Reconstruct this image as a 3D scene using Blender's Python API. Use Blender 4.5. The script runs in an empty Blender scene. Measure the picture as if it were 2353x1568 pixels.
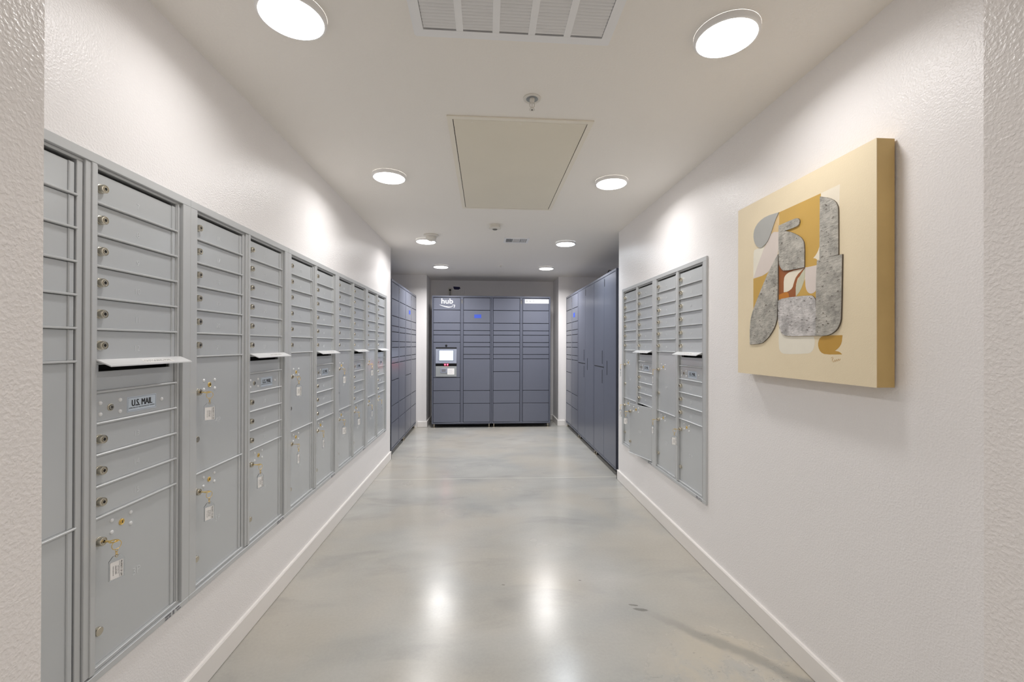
import bpy, math, random
from mathutils import Matrix, Vector
random.seed(7)
PI = math.pi
SC = bpy.context.scene
COL = SC.collection
H = 2.4307            # ceiling height
WL, WR = -1.09, 1.305  # corridor wall planes

# ------------------------------------------------------------------ materials
def lin(c):
    r = []
    for v in c:
        v /= 255.0
        r.append(v / 12.92 if v <= 0.04045 else ((v + 0.055) / 1.055) ** 2.4)
    return (r[0], r[1], r[2], 1.0)

def base_mat(name):
    m = bpy.data.materials.new(name); m.use_nodes = True
    nt = m.node_tree; b = nt.nodes['Principled BSDF']
    return m, nt, b

def mat(name, col, rough=0.5, metal=0.0, spec=0.5, emit=0.0, ecol=None, noise=None, bump=None, alpha=1.0, trans=0.0, coat=0.0):
    """noise=(scale, amount): slight mottling of the colour; bump=(scale, distance)"""
    m, nt, b = base_mat(name)
    b.inputs['Base Color'].default_value = lin(col)
    b.inputs['Roughness'].default_value = rough
    b.inputs['Metallic'].default_value = metal
    b.inputs['Specular IOR Level'].default_value = spec
    if coat: b.inputs['Coat Weight'].default_value = coat; b.inputs['Coat Roughness'].default_value = 0.15
    if trans: b.inputs['Transmission Weight'].default_value = trans
    if emit:
        b.inputs['Emission Color'].default_value = lin(ecol or col)
        b.inputs['Emission Strength'].default_value = emit
    tc = nt.nodes.new('ShaderNodeTexCoord')
    if noise:
        n = nt.nodes.new('ShaderNodeTexNoise'); n.inputs['Scale'].default_value = noise[0]; n.inputs['Detail'].default_value = 4
        nt.links.new(tc.outputs['Object'], n.inputs['Vector'])
        mx = nt.nodes.new('ShaderNodeMix'); mx.data_type = 'RGBA'
        a = lin(col); k = noise[1]
        mx.inputs[6].default_value = tuple([v * (1 - k) for v in a[:3]] + [1]); mx.inputs[7].default_value = tuple([min(1, v * (1 + k)) for v in a[:3]] + [1])
        nt.links.new(n.outputs['Fac'], mx.inputs[0]); nt.links.new(mx.outputs[2], b.inputs['Base Color'])
    if bump:
        n = nt.nodes.new('ShaderNodeTexNoise'); n.inputs['Scale'].default_value = bump[0]; n.inputs['Detail'].default_value = 2
        nt.links.new(tc.outputs['Object'], n.inputs['Vector'])
        bp = nt.nodes.new('ShaderNodeBump'); bp.inputs['Distance'].default_value = bump[1]
        nt.links.new(n.outputs['Fac'], bp.inputs['Height']); nt.links.new(bp.outputs['Normal'], b.inputs['Normal'])
    return m

def wall_mat(name, col, rough, dist, scale=95):
    """orange-peel plaster"""
    m, nt, b = base_mat(name)
    b.inputs['Base Color'].default_value = lin(col); b.inputs['Roughness'].default_value = rough
    b.inputs['Specular IOR Level'].default_value = 0.4
    tc = nt.nodes.new('ShaderNodeTexCoord')
    n = nt.nodes.new('ShaderNodeTexNoise'); n.inputs['Scale'].default_value = scale; n.inputs['Detail'].default_value = 3; n.inputs['Roughness'].default_value = 0.45
    n.inputs['Distortion'].default_value = 0.15
    nt.links.new(tc.outputs['Object'], n.inputs['Vector'])
    r = nt.nodes.new('ShaderNodeMapRange'); r.inputs['From Min'].default_value = 0.38; r.inputs['From Max'].default_value = 0.68
    nt.links.new(n.outputs['Fac'], r.inputs['Value'])
    bp = nt.nodes.new('ShaderNodeBump'); bp.inputs['Distance'].default_value = dist; bp.inputs['Strength'].default_value = 1.0
    nt.links.new(r.outputs['Result'], bp.inputs['Height']); nt.links.new(bp.outputs['Normal'], b.inputs['Normal'])
    return m

def floor_mat():
    m, nt, b = base_mat('polished_concrete')
    N = nt.nodes; L = nt.links
    tc = N.new('ShaderNodeTexCoord')
    def noise(scale, detail, rough=0.55, dist=0.0, vec=None, map_scale=None):
        n = N.new('ShaderNodeTexNoise'); n.inputs['Scale'].default_value = scale; n.inputs['Detail'].default_value = detail
        n.inputs['Roughness'].default_value = rough; n.inputs['Distortion'].default_value = dist
        src = tc.outputs['Object']
        if map_scale:
            mp = N.new('ShaderNodeMapping'); mp.inputs['Scale'].default_value = map_scale; L.new(src, mp.inputs['Vector']); src = mp.outputs['Vector']
        L.new(src, n.inputs['Vector']); return n.outputs['Fac']
    def ramp(src, stops):
        r = N.new('ShaderNodeValToRGB'); e = r.color_ramp.elements
        e[0].position, e[0].color = stops[0]; e[1].position, e[1].color = stops[1]
        for p, c in stops[2:]:
            x = e.new(p); x.color = c
        L.new(src, r.inputs['Fac']); return r.outputs['Color']
    def mix(f, a, c, mode='MIX'):
        x = N.new('ShaderNodeMix'); x.data_type = 'RGBA'; x.blend_type = mode
        if isinstance(f, float): x.inputs[0].default_value = f
        else: L.new(f, x.inputs[0])
        if isinstance(a, tuple): x.inputs[6].default_value = a
        else: L.new(a, x.inputs[6])
        if isinstance(c, tuple): x.inputs[7].default_value = c
        else: L.new(c, x.inputs[7])
        return x.outputs[2]
    def rng(src, a, c, lo=0.0, hi=1.0):
        r = N.new('ShaderNodeMapRange'); r.inputs['From Min'].default_value = a; r.inputs['From Max'].default_value = c
        r.inputs['To Min'].default_value = lo; r.inputs['To Max'].default_value = hi; L.new(src, r.inputs['Value']); return r.outputs['Result']
    def math_(op, a, c):
        x = N.new('ShaderNodeMath'); x.operation = op
        for i, v in enumerate((a, c)):
            if isinstance(v, (int, float)): x.inputs[i].default_value = v
            else: L.new(v, x.inputs[i])
        return x.outputs[0]
    def soft(src, a, c, lo=0.0, hi=1.0):
        r = N.new('ShaderNodeMapRange'); r.interpolation_type = 'SMOOTHSTEP'
        r.inputs['From Min'].default_value = a; r.inputs['From Max'].default_value = c
        r.inputs['To Min'].default_value = lo; r.inputs['To Max'].default_value = hi; L.new(src, r.inputs['Value']); return r.outputs['Result']
    c1 = ramp(noise(1.6, 3, 0.5, 0.3, map_scale=(0.8, 1.5, 1)), [(0.26, lin(FLOOR_D)), (0.74, lin(FLOOR_L)), (0.5, lin(FLOOR_M))])
    warm = soft(noise(1.2, 3, 0.5, 0.2), 0.36, 0.68)
    c2 = mix(math_('MULTIPLY', warm, 0.75), c1, lin(FLOOR_W))
    dk = soft(noise(2.3, 4, 0.55, 0.6, map_scale=(0.7, 1.6, 1)), 0.52, 0.75)
    c2 = mix(math_('MULTIPLY', dk, 0.45), c2, lin((148, 147, 143)))
    fine = rng(noise(70, 5, 0.75), 0.3, 0.7, 0.955, 1.04)
    cc = N.new('ShaderNodeCombineColor'); [L.new(fine, cc.inputs[i]) for i in range(3)]
    c3 = mix(1.0, c2, cc.outputs['Color'], 'MULTIPLY')
    # scuffed sandy patch towards the doorway, on the artwork side
    sx = N.new('ShaderNodeSeparateXYZ'); L.new(tc.outputs['Object'], sx.inputs[0])
    dx = math_('DIVIDE', math_('SUBTRACT', sx.outputs['X'], 1.02), 0.42)
    dy = math_('DIVIDE', math_('SUBTRACT', sx.outputs['Y'], 1.52), 0.42)
    d2 = math_('ADD', math_('MULTIPLY', dx, dx), math_('MULTIPLY', dy, dy))
    blob = soft(math_('ADD', d2, math_('MULTIPLY', noise(3.0, 5), 1.3)), 0.9, 1.9, 1.0, 0.0)
    pale = math_('MULTIPLY', blob, soft(noise(7, 7, 0.7, 0.5), 0.34, 0.60))
    c4 = mix(math_('MULTIPLY', pale, 0.5), c3, lin((200, 189, 168)))
    # grey band crossing it
    bd = math_('ADD', math_('ADD', math_('MULTIPLY', math_('SUBTRACT', sx.outputs['X'], 0.86), 0.716), math_('MULTIPLY', math_('SUBTRACT', sx.outputs['Y'], 2.0), 0.698)), math_('MULTIPLY', math_('SUBTRACT', noise(6, 5), 0.5), 0.10))
    band = math_('MULTIPLY', soft(math_('ABSOLUTE', bd, 0), 0.010, 0.045, 1.0, 0.0), soft(d2, 0.5, 2.2, 1.0, 0.0))
    c4 = mix(math_('MULTIPLY', band, 0.6), c4, lin((138, 136, 130)))
    # chips in the same patch, longer than wide
    st = math_('MULTIPLY', blob, soft(noise(26, 4, 0.7, 0.3, map_scale=(0.7, 2.2, 1)), 0.645, 0.68))
    c5 = mix(math_('MULTIPLY', st, 0.6), c4, lin((108, 102, 90)))
    # two dark dragged marks
    for mx_, my_, rx_, ry_ in ((0.775, 2.080, 0.036, 0.012), (0.752, 2.118, 0.022, 0.007), (0.10, 2.343, 0.010, 0.004), (0.53, 2.36, 0.008, 0.004)):
        ex = math_('DIVIDE', math_('SUBTRACT', sx.outputs['X'], mx_), rx_)
        ey = math_('DIVIDE', math_('ADD', math_('SUBTRACT', sx.outputs['Y'], my_), math_('MULTIPLY', math_('SUBTRACT', sx.outputs['X'], mx_), 0.25)), ry_)
        e2 = math_('ADD', math_('ADD', math_('MULTIPLY', ex, ex), math_('MULTIPLY', ey, ey)), math_('MULTIPLY', math_('SUBTRACT', noise(50, 3), 0.5), 1.6))
        c5 = mix(math_('MULTIPLY', soft(e2, 0.7, 1.2, 1.0, 0.0), 0.65), c5, lin((104, 102, 96)))
    # few small dark chips all over
    v = N.new('ShaderNodeTexVoronoi'); v.inputs['Scale'].default_value = 5.5
    mp = N.new('ShaderNodeMapping'); mp.inputs['Scale'].default_value = (1, 1.8, 1); L.new(tc.outputs['Object'], mp.inputs['Vector']); L.new(mp.outputs['Vector'], v.inputs['Vector'])
    chip = math_('MULTIPLY', rng(math_('ADD', v.outputs['Distance'], math_('MULTIPLY', noise(60, 4), 0.06)), 0.040, 0.055, 1.0, 0.0), 0.35)
    c6 = mix(chip, c5, lin((105, 103, 98)))
    # saw-cut control joint across the hall
    jd = math_('ABSOLUTE', math_('SUBTRACT', math_('ADD', sx.outputs['Y'], math_('MULTIPLY', sx.outputs['X'], 0.018)), 4.215), 0)
    j = rng(jd, 0.004, 0.007, 1.0, 0.0)
    c7 = mix(math_('MULTIPLY', j, 0.55), c6, lin((225, 220, 210)))
    L.new(c7, b.inputs['Base Color'])
    rr = rng(noise(2.0, 3, 0.5), 0.3, 0.7, 0.21, 0.28)
    L.new(math_('ADD', rr, math_('MULTIPLY', pale, 0.12)), b.inputs['Roughness'])
    b.inputs['Specular IOR Level'].default_value = 0.6
    bp = N.new('ShaderNodeBump'); bp.inputs['Distance'].default_value = 0.0006; bp.inputs['Strength'].default_value = 0.4
    L.new(noise(6, 3), bp.inputs['Height']); L.new(bp.outputs['Normal'], b.inputs['Normal'])
    return m

FLOOR_D, FLOOR_M, FLOOR_L, FLOOR_W = (160, 161, 158), (176, 175, 170), (188, 186, 181), (184, 177, 165)
M = {}
M['wall'] = wall_mat('wall_paint', (244, 241, 240), 0.34, 0.0005, 165)
M['wallj'] = wall_mat('jamb_paint', (243, 238, 235), 0.34, 0.0007, 135)
M['ceil'] = wall_mat('ceiling_paint', (246, 242, 236), 0.6, 0.0004)
M['trim'] = mat('trim_paint', (240, 236, 232), 0.35)
M['floor'] = floor_mat()
M['alu'] = mat('silver_powder_coat', (202, 204, 205), 0.36, 0.25, 0.5)
M['alud'] = mat('silver_door_paint', (199, 202, 204), 0.25, 0.2, 0.5)
M['alun'] = mat('stamped_number', (218, 221, 223), 0.25, 0.2)
M['hood'] = mat('hood_metal', (236, 237, 238), 0.35, 0.3)
M['inside'] = mat('mailbox_interior', (70, 70, 68), 0.6, 0.2)
M['nickel'] = mat('brushed_nickel', (205, 198, 182), 0.25, 1.0)
M['nickd'] = mat('keyway_dark', (55, 50, 42), 0.4, 0.6)
M['brass'] = mat('brass', (238, 206, 130), 0.28, 1.0)
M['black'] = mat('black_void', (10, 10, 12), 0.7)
M['label'] = mat('mail_label', (205, 216, 228), 0.3)
M['ink'] = mat('black_ink', (22, 22, 26), 0.5)
M['inkg'] = mat('grey_ink', (120, 120, 126), 0.5)
M['paper'] = mat('white_card', (250, 248, 246), 0.5)
M['plastic'] = mat('clear_plastic', (240, 243, 245), 0.08, 0.0, 0.5, trans=0.92)
M['navy'] = mat('navy_locker_door', (108, 112, 126), 0.29, 0.12, 0.5)
M['navyb'] = mat('navy_locker_body', (98, 102, 116), 0.29, 0.12, 0.5)
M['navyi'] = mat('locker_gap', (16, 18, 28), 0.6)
M['white'] = mat('white_metal', (248, 247, 246), 0.4)
M['vent'] = mat('vent_white', (244, 244, 245), 0.4)
M['ventin'] = mat('vent_inside', (110, 110, 112), 0.8)
M['panel'] = mat('access_panel_paint', (236, 229, 211), 0.38, 0.0, 0.5, noise=(3, 0.04), bump=(6, 0.001))
M['panelf'] = mat('access_frame_paint', (242, 236, 222), 0.4)
M['plasticw'] = mat('white_plastic', (226, 222, 214), 0.4)
M['plasticg'] = mat('dark_grille', (110, 108, 104), 0.6)
M['tape'] = mat('blue_tape', (58, 84, 190), 0.6)
M['taped'] = mat('dark_blue_tape', (28, 28, 78), 0.6)
M['canvas'] = mat('canvas_cream', (238, 222, 190), 0.6, noise=(5, 0.06), bump=(300, 0.0003))
M['canvass'] = mat('canvas_side', (206, 176, 116), 0.55, noise=(7, 0.16))
M['rubber'] = mat('black_rubber', (20, 20, 22), 0.5)
M['kiosk'] = mat('kiosk_grey', (156, 162, 178), 0.35, 0.2)
M['kioskl'] = mat('kiosk_light_grey', (162, 166, 168), 0.35, 0.2)
M['screen'] = mat('screen_glow', (24, 26, 30), 0.2, emit=1.6, ecol=(208, 222, 246))
M['red'] = mat('red_led', (255, 60, 70), 0.3, emit=50.0, ecol=(255, 30, 45))
M['logo'] = mat('white_vinyl', (245, 246, 250), 0.4)
def lamp_mat(name, col, s):
    return mat(name, (255, 255, 255), 0.4, emit=s, ecol=col)
M['lamp'] = lamp_mat('lamp_lens', (255, 251, 248), 9.0)
M['lampc'] = lamp_mat('lamp_lens_cool', (226, 238, 255), 9.0)

# ------------------------------------------------------------------ mesh helpers
class MB:
    def __init__(s): s.v = []; s.f = []; s.m = []; s.mats = []
    def mi(s, k):
        if k not in s.mats: s.mats.append(k)
        return s.mats.index(k)
    def add(s, vs, fs, k, T=None):
        o = len(s.v); i = s.mi(k)
        for p in vs:
            p = Vector(p)
            if T is not None: p = T @ p
            s.v.append(tuple(p))
        for f in fs:
            s.f.append(tuple(o + j for j in f)); s.m.append(i)
    def box(s, x0, x1, y0, y1, z0, z1, k, T=None):
        vs = [(x0,y0,z0),(x1,y0,z0),(x1,y1,z0),(x0,y1,z0),(x0,y0,z1),(x1,y0,z1),(x1,y1,z1),(x0,y1,z1)]
        s.add(vs, [(0,3,2,1),(4,5,6,7),(0,1,5,4),(1,2,6,5),(2,3,7,6),(3,0,4,7)], k, T)
    def plate(s, x0, x1, z0, z1, yf, yb, k, c=0.0012, T=None):
        """box whose front (-y) edges are chamfered"""
        vs = [(x0,yb,z0),(x1,yb,z0),(x1,yb,z1),(x0,yb,z1),(x0,yf+c,z0),(x1,yf+c,z0),(x1,yf+c,z1),(x0,yf+c,z1),
              (x0+c,yf,z0+c),(x1-c,yf,z0+c),(x1-c,yf,z1-c),(x0+c,yf,z1-c)]
        s.add(vs, [(0,3,2,1)[::-1][::-1],(0,1,5,4),(1,2,6,5),(2,3,7,6),(3,0,4,7),(4,5,9,8),(5,6,10,9),(6,7,11,10),(7,4,8,11),(8,9,10,11)], k, T)
    def lathe(s, prof, k, T=None, n=20, cap0=False, cap1=True):
        """profile (r, h) turned about the local -y axis: h is how far out towards the viewer"""
        vs = []; fs = []
        for r, h in prof:
            for i in range(n):
                a = 2*PI*i/n; vs.append((r*math.cos(a), -h, r*math.sin(a)))
        for j in range(len(prof)-1):
            for i in range(n):
                a = j*n+i; b = j*n+(i+1) % n; fs.append((a, b, b+n, a+n))
        if cap1: fs.append(tuple((len(prof)-1)*n+i for i in range(n)))
        if cap0: fs.append(tuple(i for i in range(n))[::-1])
        s.add(vs, fs, k, T)
    def torus(s, R, r, k, T=None, n=20, q=6):
        vs = []; fs = []
        for i in range(n):
            a = 2*PI*i/n
            for j in range(q):
                b = 2*PI*j/q; vs.append(((R+r*math.cos(b))*math.cos(a), r*math.sin(b), (R+r*math.cos(b))*math.sin(a)))
        for i in range(n):
            for j in range(q):
                fs.append((i*q+j, i*q+(j+1) % q, ((i+1) % n)*q+(j+1) % q, ((i+1) % n)*q+j))
        s.add(vs, fs, k, T)
    def tube(s, pts, r, k, q=8):
        P = [Vector(p) for p in pts]; vs = []; fs = []
        for i, p in enumerate(P):
            d = (P[min(i+1, len(P)-1)] - P[max(i-1, 0)]).normalized()
            a = d.cross(Vector((0.13, 0.31, 0.94))); a.normalize(); b = d.cross(a)
            for j in range(q):
                t = 2*PI*j/q; vs.append(tuple(p + r*(math.cos(t)*a + math.sin(t)*b)))
        for i in range(len(P)-1):
            for j in range(q): fs.append((i*q+j, i*q+(j+1) % q, (i+1)*q+(j+1) % q, (i+1)*q+j))
        fs.append(tuple(range(q))[::-1]); fs.append(tuple((len(P)-1)*q+j for j in range(q)))
        s.add(vs, fs, k)
    def prism(s, poly, d0, d1, k, axis='y', T=None):
        """polygon in (a, z) extruded along y (axis 'y') or in (y, z) along x (axis 'x')"""
        n = len(poly)
        if axis == 'y': vs = [(a, d0, z) for a, z in poly] + [(a, d1, z) for a, z in poly]
        else: vs = [(d0, a, z) for a, z in poly] + [(d1, a, z) for a, z in poly]
        fs = [tuple(range(n)), tuple(range(n, 2*n))[::-1]] + [(i, n+i, n+(i+1) % n, (i+1) % n) for i in range(n)]
        s.add(vs, fs, k, T)
    def text(s, t, x0, x1, z0, z1, y, k, bold=0.0, T=None, depth=0.0002, keep=False):
        """lettering facing -y fitted into the box x0..x1, z0..z1"""
        key = (t, bold)
        if key not in TXT:
            cu = bpy.data.curves.new('tmp', 'FONT'); cu.body = t; cu.size = 1; cu.offset = bold; cu.extrude = 0.5; cu.resolution_u = 3
            ob = bpy.data.objects.new('tmp', cu); COL.objects.link(ob)
            dg = bpy.context.evaluated_depsgraph_get()
            me = bpy.data.meshes.new_from_object(ob.evaluated_get(dg))
            TXT[key] = ([tuple(v.co) for v in me.vertices], [tuple(p.vertices) for p in me.polygons])
            bpy.data.objects.remove(ob); bpy.data.curves.remove(cu); bpy.data.meshes.remove(me)
        vs, fs = TXT[key]
        a0 = min(v[0] for v in vs); a1 = max(v[0] for v in vs); b0 = min(v[1] for v in vs); b1 = max(v[1] for v in vs)
        sx = (x1-x0)/(a1-a0); sz = (z1-z0)/(b1-b0)
        if keep:
            sx = sz; mid = (x0+x1)/2; x0 = mid-(a1-a0)*sx/2
        s.add([(x0+(v[0]-a0)*sx, y-(v[2]+0.5)*depth, z0+(v[1]-b0)*sz) for v in vs], fs, k, T)
    def mesh(s, name, smooth=None):
        me = bpy.data.meshes.new(name); me.from_pydata(s.v, [], s.f)
        for k in s.mats: me.materials.append(M[k])
        me.polygons.foreach_set('material_index', s.m)
        me.update()
        if smooth is not None:
            me.polygons.foreach_set('use_smooth', [True]*len(me.polygons)); me.set_sharp_from_angle(angle=math.radians(smooth))
        return me
    def obj(s, name, parent=None, loc=None, smooth=None):
        return put(name, s.mesh(name, smooth), parent, loc)
TXT = {}
def put(name, me, parent=None, loc=None):
    o = bpy.data.objects.new(name, me); COL.objects.link(o)
    if parent: o.parent = parent
    if loc: o.location = loc
    return o
def thing(name, label, cat, loc=(0,0,0), rz=0.0, group=None):
    o = bpy.data.objects.new(name, None); COL.objects.link(o); o.empty_display_size = 0.05
    o.location = loc; o.rotation_euler = (0, 0, rz)
    return tag(o, label, cat, group)
def tag(o, label, cat, group=None):
    o['label'] = label; o['category'] = cat
    if group: o['group'] = group
    return o
def struct(name, mb, smooth=None):
    o = mb.obj(name, smooth=smooth); o['kind'] = 'structure'; return o
def TR(x, y, z): return Matrix.Translation((x, y, z))
RX = lambda a: Matrix.Rotation(a, 4, 'X')
RY = lambda a: Matrix.Rotation(a, 4, 'Y')
RZ = lambda a: Matrix.Rotation(a, 4, 'Z')
CACHE = {}
def cached(key, fn):
    if key not in CACHE: CACHE[key] = fn()
    return CACHE[key]

# ------------------------------------------------------------------ the room
YJ, YJ0 = 0.85, 0.62
YF = 6.88
m = MB(); m.box(-2.9, 3.1, -3.2, 7.6, -0.08, 0.0, 'floor'); struct('floor', m)
m = MB(); m.box(-2.9, 3.1, -3.2, 7.6, H, H+0.1, 'ceil'); struct('ceiling', m)
m = MB()   # long wall with the opening that takes five mailbox units
m.box(-1.66, WL, YJ, 4.97, 0, 0.386, 'wall'); m.box(-1.66, WL, YJ, 4.97, 1.842, H, 'wall')
m.box(-1.66, WL, 4.731, 4.97, 0.386, 1.842, 'wall'); m.box(-1.66, WL, YJ, 0.865, 0.386, 1.842, 'wall'); m.box(-1.66, -1.56, 0.865, 4.731, 0.386, 1.842, 'wall')
struct('wall_left', m)
m = MB()
m.box(WR, 1.87, YJ, 4.11, 0, 0.386, 'wall'); m.box(WR, 1.87, YJ, 4.11, 1.842, H, 'wall')
m.box(WR, 1.87, YJ, 2.424, 0.386, 1.842, 'wall'); m.box(WR, 1.87, 3.966, 4.11, 0.386, 1.842, 'wall'); m.box(1.77, 1.87, 2.424, 3.966, 0.386, 1.842, 'wall')
struct('wall_right', m)
m = MB(); m.box(-1.80, -1.70, 4.87, 7.6, 0, H, 'wall'); struct('wall_far_left', m)
m = MB(); m.box(1.90, 2.0, 4.01, 7.6, 0, H, 'wall'); struct('wall_far_right', m)
m = MB(); m.box(-0.943, 1.182, 7.43, 7.55, 0, H, 'wall'); struct('wall_back', m)
m = MB(); m.box(-1.70, -0.943, YF, 7.55, 0, H, 'wall'); struct('wall_back_left', m)
m = MB(); m.box(1.182, 1.90, YF, 7.55, 0, H, 'wall'); struct('wall_back_right', m)
m = MB(); m.box(-2.75, -0.821, YJ0, YJ, 0, H, 'wallj'); struct('wall_doorway_left', m)
m = MB(); m.box(1.076, 2.95, YJ0, YJ, 0, H, 'wallj'); struct('wall_doorway_right', m)
m = MB(); m.box(-2.85, -2.75, -3.1, YJ, 0, H, 'wall'); m.box(2.95, 3.05, -3.1, YJ, 0, H, 'wall'); struct('wall_lobby_side', m)
m = MB(); m.box(-2.75, 2.95, -3.1, -3.0, 0, H, 'wall'); struct('wall_lobby', m)

def baseboard(name, segs):
    """segs: (ax, a, b0, b1, dir): board on plane ax=a from b0 to b1, thickness towards dir"""
    m = MB()
    for ax, a, b0, b1, d in segs:
        t = 0.014*d; c = 0.004
        prof = [(0, 0.003), (t, 0.003), (t, 0.088), (t-math.copysign(c, d), 0.094), (0, 0.094)]
        if ax == 'x':
            vs = [(a+p, b, z) for b in (b0, b1) for p, z in prof]
        else:
            vs = [(b, a+p, z) for b in (b0, b1) for p, z in prof]
        n = 5
        m.add(vs, [tuple(range(n)), tuple(range(n, 2*n))[::-1]]+[(i, (i+1) % n, n+(i+1) % n, n+i) for i in range(n)], 'trim')
    o = struct(name, m)
    return o
baseboard('baseboard_left', [('x', WL, YJ, 4.984, 1), ('y', 4.97, -1.10, WL+0.014, 1)])
baseboard('baseboard_right', [('x', WR, YJ, 4.124, -1), ('y', 4.11, WR-0.014, WR+0.01, 1)])
baseboard('baseboard_back_left', [('y', YF, -1.08, -0.929, -1), ('x', -0.943, YF, 7.43, 1)])
baseboard('baseboard_back_right', [('y', YF, 1.168, 1.29, -1), ('x', 1.182, YF, 7.43, -1)])
baseboard('baseboard_back', [('y', 7.43, -0.929, 1.168, -1)])
baseboard('baseboard_doorway_left', [('x', -0.821, YJ0, YJ, 1)])
baseboard('baseboard_doorway_right', [('x', 1.076, YJ0, YJ, -1)])

# ------------------------------------------------------------------ wall mailboxes
UW, COLW = 0.7748, 0.3874
ZT, PZ = 1.8037, 0.0889
Z0U, Z1U = 0.380, 1.848
EB, EA = 0.0415, 0.4095      # left edges of the two door columns
DW = 0.306                   # door width
DY = 0.004                   # door face depth behind the wall plane
def zrow(k): return ZT - k*PZ

def unit_body():
    m = MB(); k = 'inside'; D = 0.42
    m.box(0.006, UW-0.006, D-0.004, D, Z0U+0.008, Z1U-0.008, k)
    for x in (0.006, COLW-0.004, UW-0.014):
        m.box(x, x+0.008, 0.016, D, Z0U+0.008, Z1U-0.008, k)
    m.box(0.006, UW-0.006, 0.016, D, Z0U+0.008, Z0U+0.016, k); m.box(0.006, UW-0.006, 0.016, D, Z1U-0.016, Z1U-0.008, k)
    for j in list(range(1, 9))+[9, 10, 11]: m.box(COLW, UW-0.008, 0.018, D, zrow(j)-0.001, zrow(j)+0.001, k)
    for j in list(range(1, 7))+[11]: m.box(0.008, COLW, 0.018, D, zrow(j)-0.001, zrow(j)+0.001, k)
    return m.mesh('body')
def unit_frame():
    m = MB(); k = 'alu'; f = -0.012
    m.plate(0, UW, Z1U-0.027, Z1U, f, 0.03, k); m.plate(0.02, UW-0.02, Z1U-0.0355, Z1U-0.027, -0.001, 0.03, k)
    m.plate(0, UW, Z0U, Z0U+0.020, f, 0.03, k); m.plate(0.02, UW-0.02, Z0U+0.020, Z0U+0.027, -0.002, 0.03, k); 
    for a, b in ((0.0003, 0.0375), (UW-0.0375, UW-0.0003)):
        m.plate(a, b, Z0U+0.020, Z1U-0.027, f, 0.03, k)
    m.plate(UW-0.058, UW-0.0385, Z0U+0.027, Z1U-0.0355, -0.001, 0.03, k)
    m.plate(UW-0.0555, UW-0.052, Z0U+0.027, Z1U-0.0355, -0.006, 0.0, k)
    m.plate(COLW-0.036, COLW-0.019, Z0U+0.027, Z1U-0.0355, -0.002, 0.03, k)
    m.plate(COLW-0.018, COLW+0.019, Z0U+0.024, Z1U-0.027, -0.008, 0.03, k)
    m.plate(COLW-0.002, COLW+0.013, Z0U+0.024, Z1U-0.027, -0.0115, 0.0, k)
    return m.mesh('frame')
def sticker_mesh():
    m = MB()
    x = 0.655
    m.box(x, x+0.10, -0.0124, -0.0119, Z0U+0.0015, Z0U+0.0185, 'alu')
    for a, b, c, d in ((0.004, 0.030, 0.010, 0.017), (0.004, 0.018, 0.0025, 0.008), (0.021, 0.030, 0.0025, 0.008), (0.038, 0.046, 0.003, 0.017), (0.052, 0.070, 0.012, 0.017), (0.058, 0.078, 0.004, 0.008)):
        m.box(x+a, x+b, -0.0127, -0.0123, Z0U+c, Z0U+d, 'inkg')
    return m.mesh('approval_sticker')
def door_panel(m, e, z0, z1):
    """flat leaf with a projecting lip along its foot and a folded rib at the hinge"""
    m.plate(e, e+DW-0.014, z0+0.0055, z1-0.0015, DY, DY+0.005, 'alud')
    m.plate(e+DW-0.015, e+DW, z0+0.0055, z1-0.0015, DY-0.004, DY+0.005, 'alud', 0.002)
    m.plate(e-0.002, e+DW+0.004, z0-0.0005, z0+0.0055, DY-0.010, DY+0.005, 'alu', 0.0015)
def rivet(m, x, z): m.lathe([(0.0062, 0), (0.0058, 0.0016), (0.0042, 0.003), (0.0018, 0.0038)], 'hood', TR(x, DY, z), n=12)
def small_door(e, r):
    m = MB(); door_panel(m, e, zrow(r+1), zrow(r)); return m.mesh('door')
def parcel_door(e, zb, zt):
    m = MB(); door_panel(m, e, zb, zt)
    zt = min(zt, 1.202)
    for dx, dz in ((0.060, -0.024), (0.060, -0.059), (0.127, -0.026), (0.127, -0.060)): rivet(m, e+dx, zt+dz)
    return m.mesh('parcel_door')
def lock_mesh():
    m = MB()
    m.lathe([(0.0135, 0), (0.0135, 0.0025), (0.0128, 0.003), (0.0122, 0.013), (0.0112, 0.0148), (0.0092, 0.0150), (0.0088, 0.0138), (0.0072, 0.0138), (0.0068, 0.0152)], 'nickel', n=20)
    m.lathe([(0.0044, 0.0150), (0.0040, 0.0156)], 'nickd', n=14)
    m.box(-0.0009, 0.0009, -0.0160, -0.0150, -0.0042, 0.0042, 'black')
    return m.mesh('lock', 35)
def trip_mesh():
    m = MB()
    m.lathe([(0.0095, 0), (0.0092, 0.002), (0.0078, 0.0028), (0.0068, 0.0016), (0.0052, 0.0016), (0.0046, 0.0034)], 'brass', n=18)
    m.box(-0.0009, 0.0009, -0.0040, -0.0030, -0.0038, 0.0038, 'black')
    return m.mesh('trip_lock', 35)
def cap_mesh():
    m = MB(); m.lathe([(0.0125, 0), (0.0125, 0.002), (0.0118, 0.0075), (0.0105, 0.0085)], 'nickel', n=20)
    return m.mesh('cap', 35)
def arrow_lock():
    m = MB()
    m.lathe([(0.0105, 0), (0.0102, 0.002), (0.0090, 0.0028)], 'nickel', n=20)
    m.lathe([(0.0086, 0.0030), (0.0084, 0.0032)], 'nickd', n=20); m.lathe([(0.0074, 0.0032), (0.0070, 0.0044)], 'nickel', n=20)
    m.box(-0.001, 0.001, -0.0050, -0.0040, -0.004, 0.004, 'black'); m.box(-0.001, 0.005, -0.0050, -0.0040, -0.001, 0.001, 'black')
    return m.mesh('master_lock', 35)
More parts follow.
